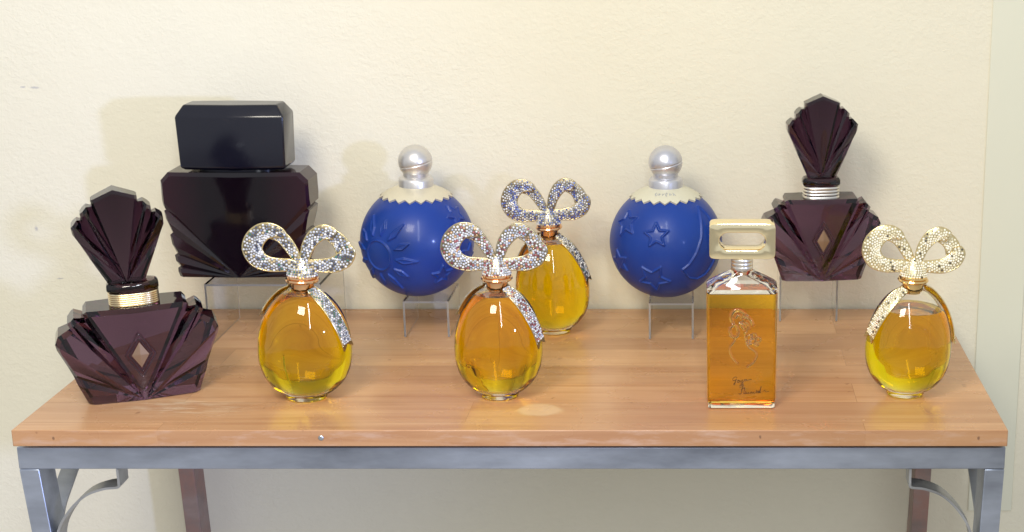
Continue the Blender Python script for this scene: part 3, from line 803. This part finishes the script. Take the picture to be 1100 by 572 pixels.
egg_bottle((.2835, 1.952, TZ + .0006), "amber egg perfume bottle with pale gold jewelled bow, at the right end of the table", M_st_gold, M_trim_g, M_gold, M_amber_y, .128, [(-130, -158, .092, .0095), (30, 4, .085, .0088)], R(2.0), tail_m=M_st_gold, sc=(.95, 1, .975))

# ------------------------------------------------------------------ rectangular bottle with gold slotted stopper
gb = thing("rectangular_perfume_bottle", (.0555, 1.918, TZ + .0006), "tall rectangular amber perfume bottle with a gold slotted stopper and a signature on its front", "perfume bottle")
def rrect(hx, hy, rad, z, n=6):
    out = []
    for (sx, sy, a0) in ((1, 1, 0), (-1, 1, 90), (-1, -1, 180), (1, -1, 270)):
        for k in range(n + 1):
            a = R(a0 + 90 * k / n); out.append((sx * (hx - rad) + rad * math.cos(a), sy * (hy - rad) + rad * math.sin(a), z))
    return out
def loft(mb, secs, flip=False, mi=0):
    V = []; n = len(secs[0])
    for s_ in secs: V += s_
    F = grid_faces(len(secs), n, closed_v=True, flip=flip)
    c0 = tuple(range(n)); c1 = tuple(range((len(secs) - 1) * n, len(secs) * n))
    F += [c0, c1[::-1]] if flip else [c0[::-1], c1]
    mb.add(V, F, mi)
GX, GY = .0462, .0250
out = [rrect(GX - .004, GY - .004, .004, 0), rrect(GX - .001, GY - .001, .006, .0012), rrect(GX - .0008, GY - .0008, .006, .010), rrect(GX, GY, .006, .013), rrect(GX + .001, GY, .006, .160), rrect(GX + .0008, GY - .0005, .006, .1665), rrect(GX - .003, GY - .003, .007, .1705),
       rrect(GX - .014, GY - .008, .008, .1775), rrect(.022, .0135, .0125, .184), rrect(.0150, .0130, .0128, .188), rrect(.0132, .0125, .0124, .191), rrect(.0132, .0125, .0124, .197)]
cav = [rrect(GX - .010, GY - .008, .004, .0135), rrect(GX - .0055, GY - .005, .004, .0160), rrect(GX - .0025, GY - .003, .004, .160), rrect(GX - .012, GY - .009, .006, .170), rrect(.0095, .0095, .0094, .182), rrect(.0090, .0090, .0089, .1965)]
mb = MB(); loft(mb, out); loft(mb, [rrect(GX - .0025, GY - .0030, .004, .1603)] + cav[3:], flip=True); mb.build("glass_body", M_clear, gb, smooth=True, sharp=24)
e = .00025
mb = MB(); loft(mb, [rrect(GX - .006, GY - .006, .004, .0045), rrect(GX - .0030, GY - .0035, .004, .0070), rrect(GX - .0025, GY - .0030, .004, .1599)])
mb.build("perfume", M_goya, gb, smooth=True, sharp=30)
mb = MB(); lathe(mb, wave(.1895, .2045, 3, .0140, .0006), 48); mb.build("neck_ring", M_silverband, gb, smooth=True, sharp=50)
# stopper ring plate
mb = MB(); n = 96; zc = .2300; HX, HZ, D_ = .0435, .0240, .0150; SX, SZ = .0305, .0115
def outer(h, k):
    a = np.linspace(0, 2 * math.pi, n, endpoint=False); p = 12; kx = (np.abs(np.cos(a)) ** p + np.abs(np.sin(a)) ** p) ** (-1 / p)
    return [((HX - k) * math.cos(q) * s_, h, zc + (HZ - k) * math.sin(q) * s_) for q, s_ in zip(a, kx)]
def inner(h, k):
    a = np.linspace(0, 2 * math.pi, n, endpoint=False); o_ = []
    for q in a:
        hx, hz = SX + k, SZ + k; c_, s_ = math.cos(q), math.sin(q)
        # map by square-ish direction to a stadium
        p = 12; kk = (abs(c_) ** p + abs(s_) ** p) ** (-1 / p); x, z = c_ * kk * hx, s_ * kk * hz
        if abs(x) > hx - hz:
            dx = abs(x) - (hx - hz); L = math.hypot(dx, z); 
            m_ = max(dx, abs(z)); 
            if L > 1e-9: dx, z = dx * m_ / L, z * m_ / L
            x = math.copysign(hx - hz + dx, x)
        o_.append((x, h, zc + z))
    return o_
rings = [inner(-D_ + .0018, 0), inner(-D_ + .0004, .0008), inner(-D_, .0022), outer(-D_, .0010), outer(-D_ + .0003, .0003), outer(-D_ + .001, 0), outer(D_ - .001, 0), outer(D_ - .0006, .0006), outer(D_, .002), inner(D_, .0022), inner(D_ - .0004, .0008), inner(D_ - .0018, 0)]
V = []
for r_ in rings: V += r_
mb.add(V, grid_faces(len(rings), n, closed_v=True, closed_u=True))
stp = mb.build("stopper", M_gold_pale, gb, smooth=True, sharp=32)
import bmesh
bm = bmesh.new(); bm.from_mesh(stp.data); bmesh.ops.recalc_face_normals(bm, faces=bm.faces); bm.to_mesh(stp.data); bm.free()
mb = MB(); lathe(mb, [(.0125, 0), (.0125, .0035)], 40, c=(0, 0, .2042)); mb.build("stopper_base", M_gold_pale, gb, smooth=True, sharp=40)
# embossed figure and signature on the front face
k_ = .001222       # metres per picture unit on the front
def fp(px, py, dy=0): return ((px - 796) * k_ , -GY - .0006 + dy, (436.5 - py) * k_ * 1.035)
def emb(mb, pts, r, dy=None, m=30): tube(mb, smooth_path([fp(*p, .0006 + r * 1.0) for p in pts], m), r * 1.9, 8)
mb = MB()
emb(mb, [(787, 343), (783, 347), (784, 354), (789, 357), (792, 351), (790, 344), (787, 343)], .0012)
emb(mb, [(786, 341), (784, 334), (787, 328), (793, 327), (799, 331), (802, 337)], .0016)
emb(mb, [(788, 336), (792, 332), (796, 336), (795, 343), (799, 348)], .0014)
emb(mb, [(796, 333), (801, 334), (806, 338), (808, 344)], .0014)
emb(mb, [(792, 342), (797, 341), (801, 345), (800, 351)], .0012)
emb(mb, [(799, 339), (803, 342), (804, 348)], .0012)
for cx_, cz_, r_ in ((804, 357, 3.2), (809, 355, 2.6), (808, 361, 3.0), (814, 359, 2.4), (803, 363, 2.2), (812, 364, 2.0)):
    emb(mb, [(cx_ + r_ * math.cos(q), cz_ + r_ * math.sin(q)) for q in np.linspace(0, 6.0, 8)], .0008)
emb(mb, [(789, 357), (787, 362), (783, 368), (785, 378), (792, 386)], .0009)
emb(mb, [(799, 351), (803, 366), (812, 374), (809, 384), (801, 390)], .0009)
mb.build("embossed_figure", M_clear, gb, smooth=True)
mb = MB()
sx, sy, ox, oy = 1 / 18.33, 1 / 18.33, 780, 395
def ink(pts, r=.00042): tube(mb, smooth_path([fp(ox + x * sx, oy + y * sy, .0004) for x, y in pts], 6 * len(pts)), r, 5)
ink([(205, 110), (165, 100), (120, 130), (118, 165), (150, 175), (185, 150), (190, 135), (165, 200), (148, 258), (135, 240), (175, 205)])
ink([(205, 190), (225, 165), (245, 180), (235, 215), (212, 210), (215, 180), (250, 175)])
ink([(262, 165), (262, 200), (285, 195), (305, 160), (318, 175), (315, 235), (290, 262), (280, 240), (330, 190)])
ink([(385, 150), (355, 150), (345, 175), (370, 180), (395, 150), (398, 172), (440, 160), (495, 145)])
ink([(245, 285), (290, 270), (335, 262), (300, 300), (250, 318)])
ink([(325, 300), (300, 360), (292, 425), (262, 452), (232, 430)], .0005)
ink([(285, 355), (340, 335), (360, 318), (345, 390), (335, 440), (355, 440), (372, 405), (380, 395), (365, 445), (395, 440)])
ink([(400, 410), (395, 440), (425, 430), (435, 405), (432, 440), (470, 425)])
ink([(478, 400), (480, 450), (502, 400), (512, 435), (535, 415), (550, 395), (535, 425), (560, 432), (590, 405), (600, 365), (585, 425)])
ink([(600, 430), (625, 395), (645, 405), (630, 425), (662, 400), (690, 290), (672, 350), (655, 415), (690, 410)], .0005)
ink([(720, 400), (750, 380), (765, 368), (772, 400), (800, 405), (850, 395)], .00036)
mb.build("signature", M_ink, gb, smooth=True)
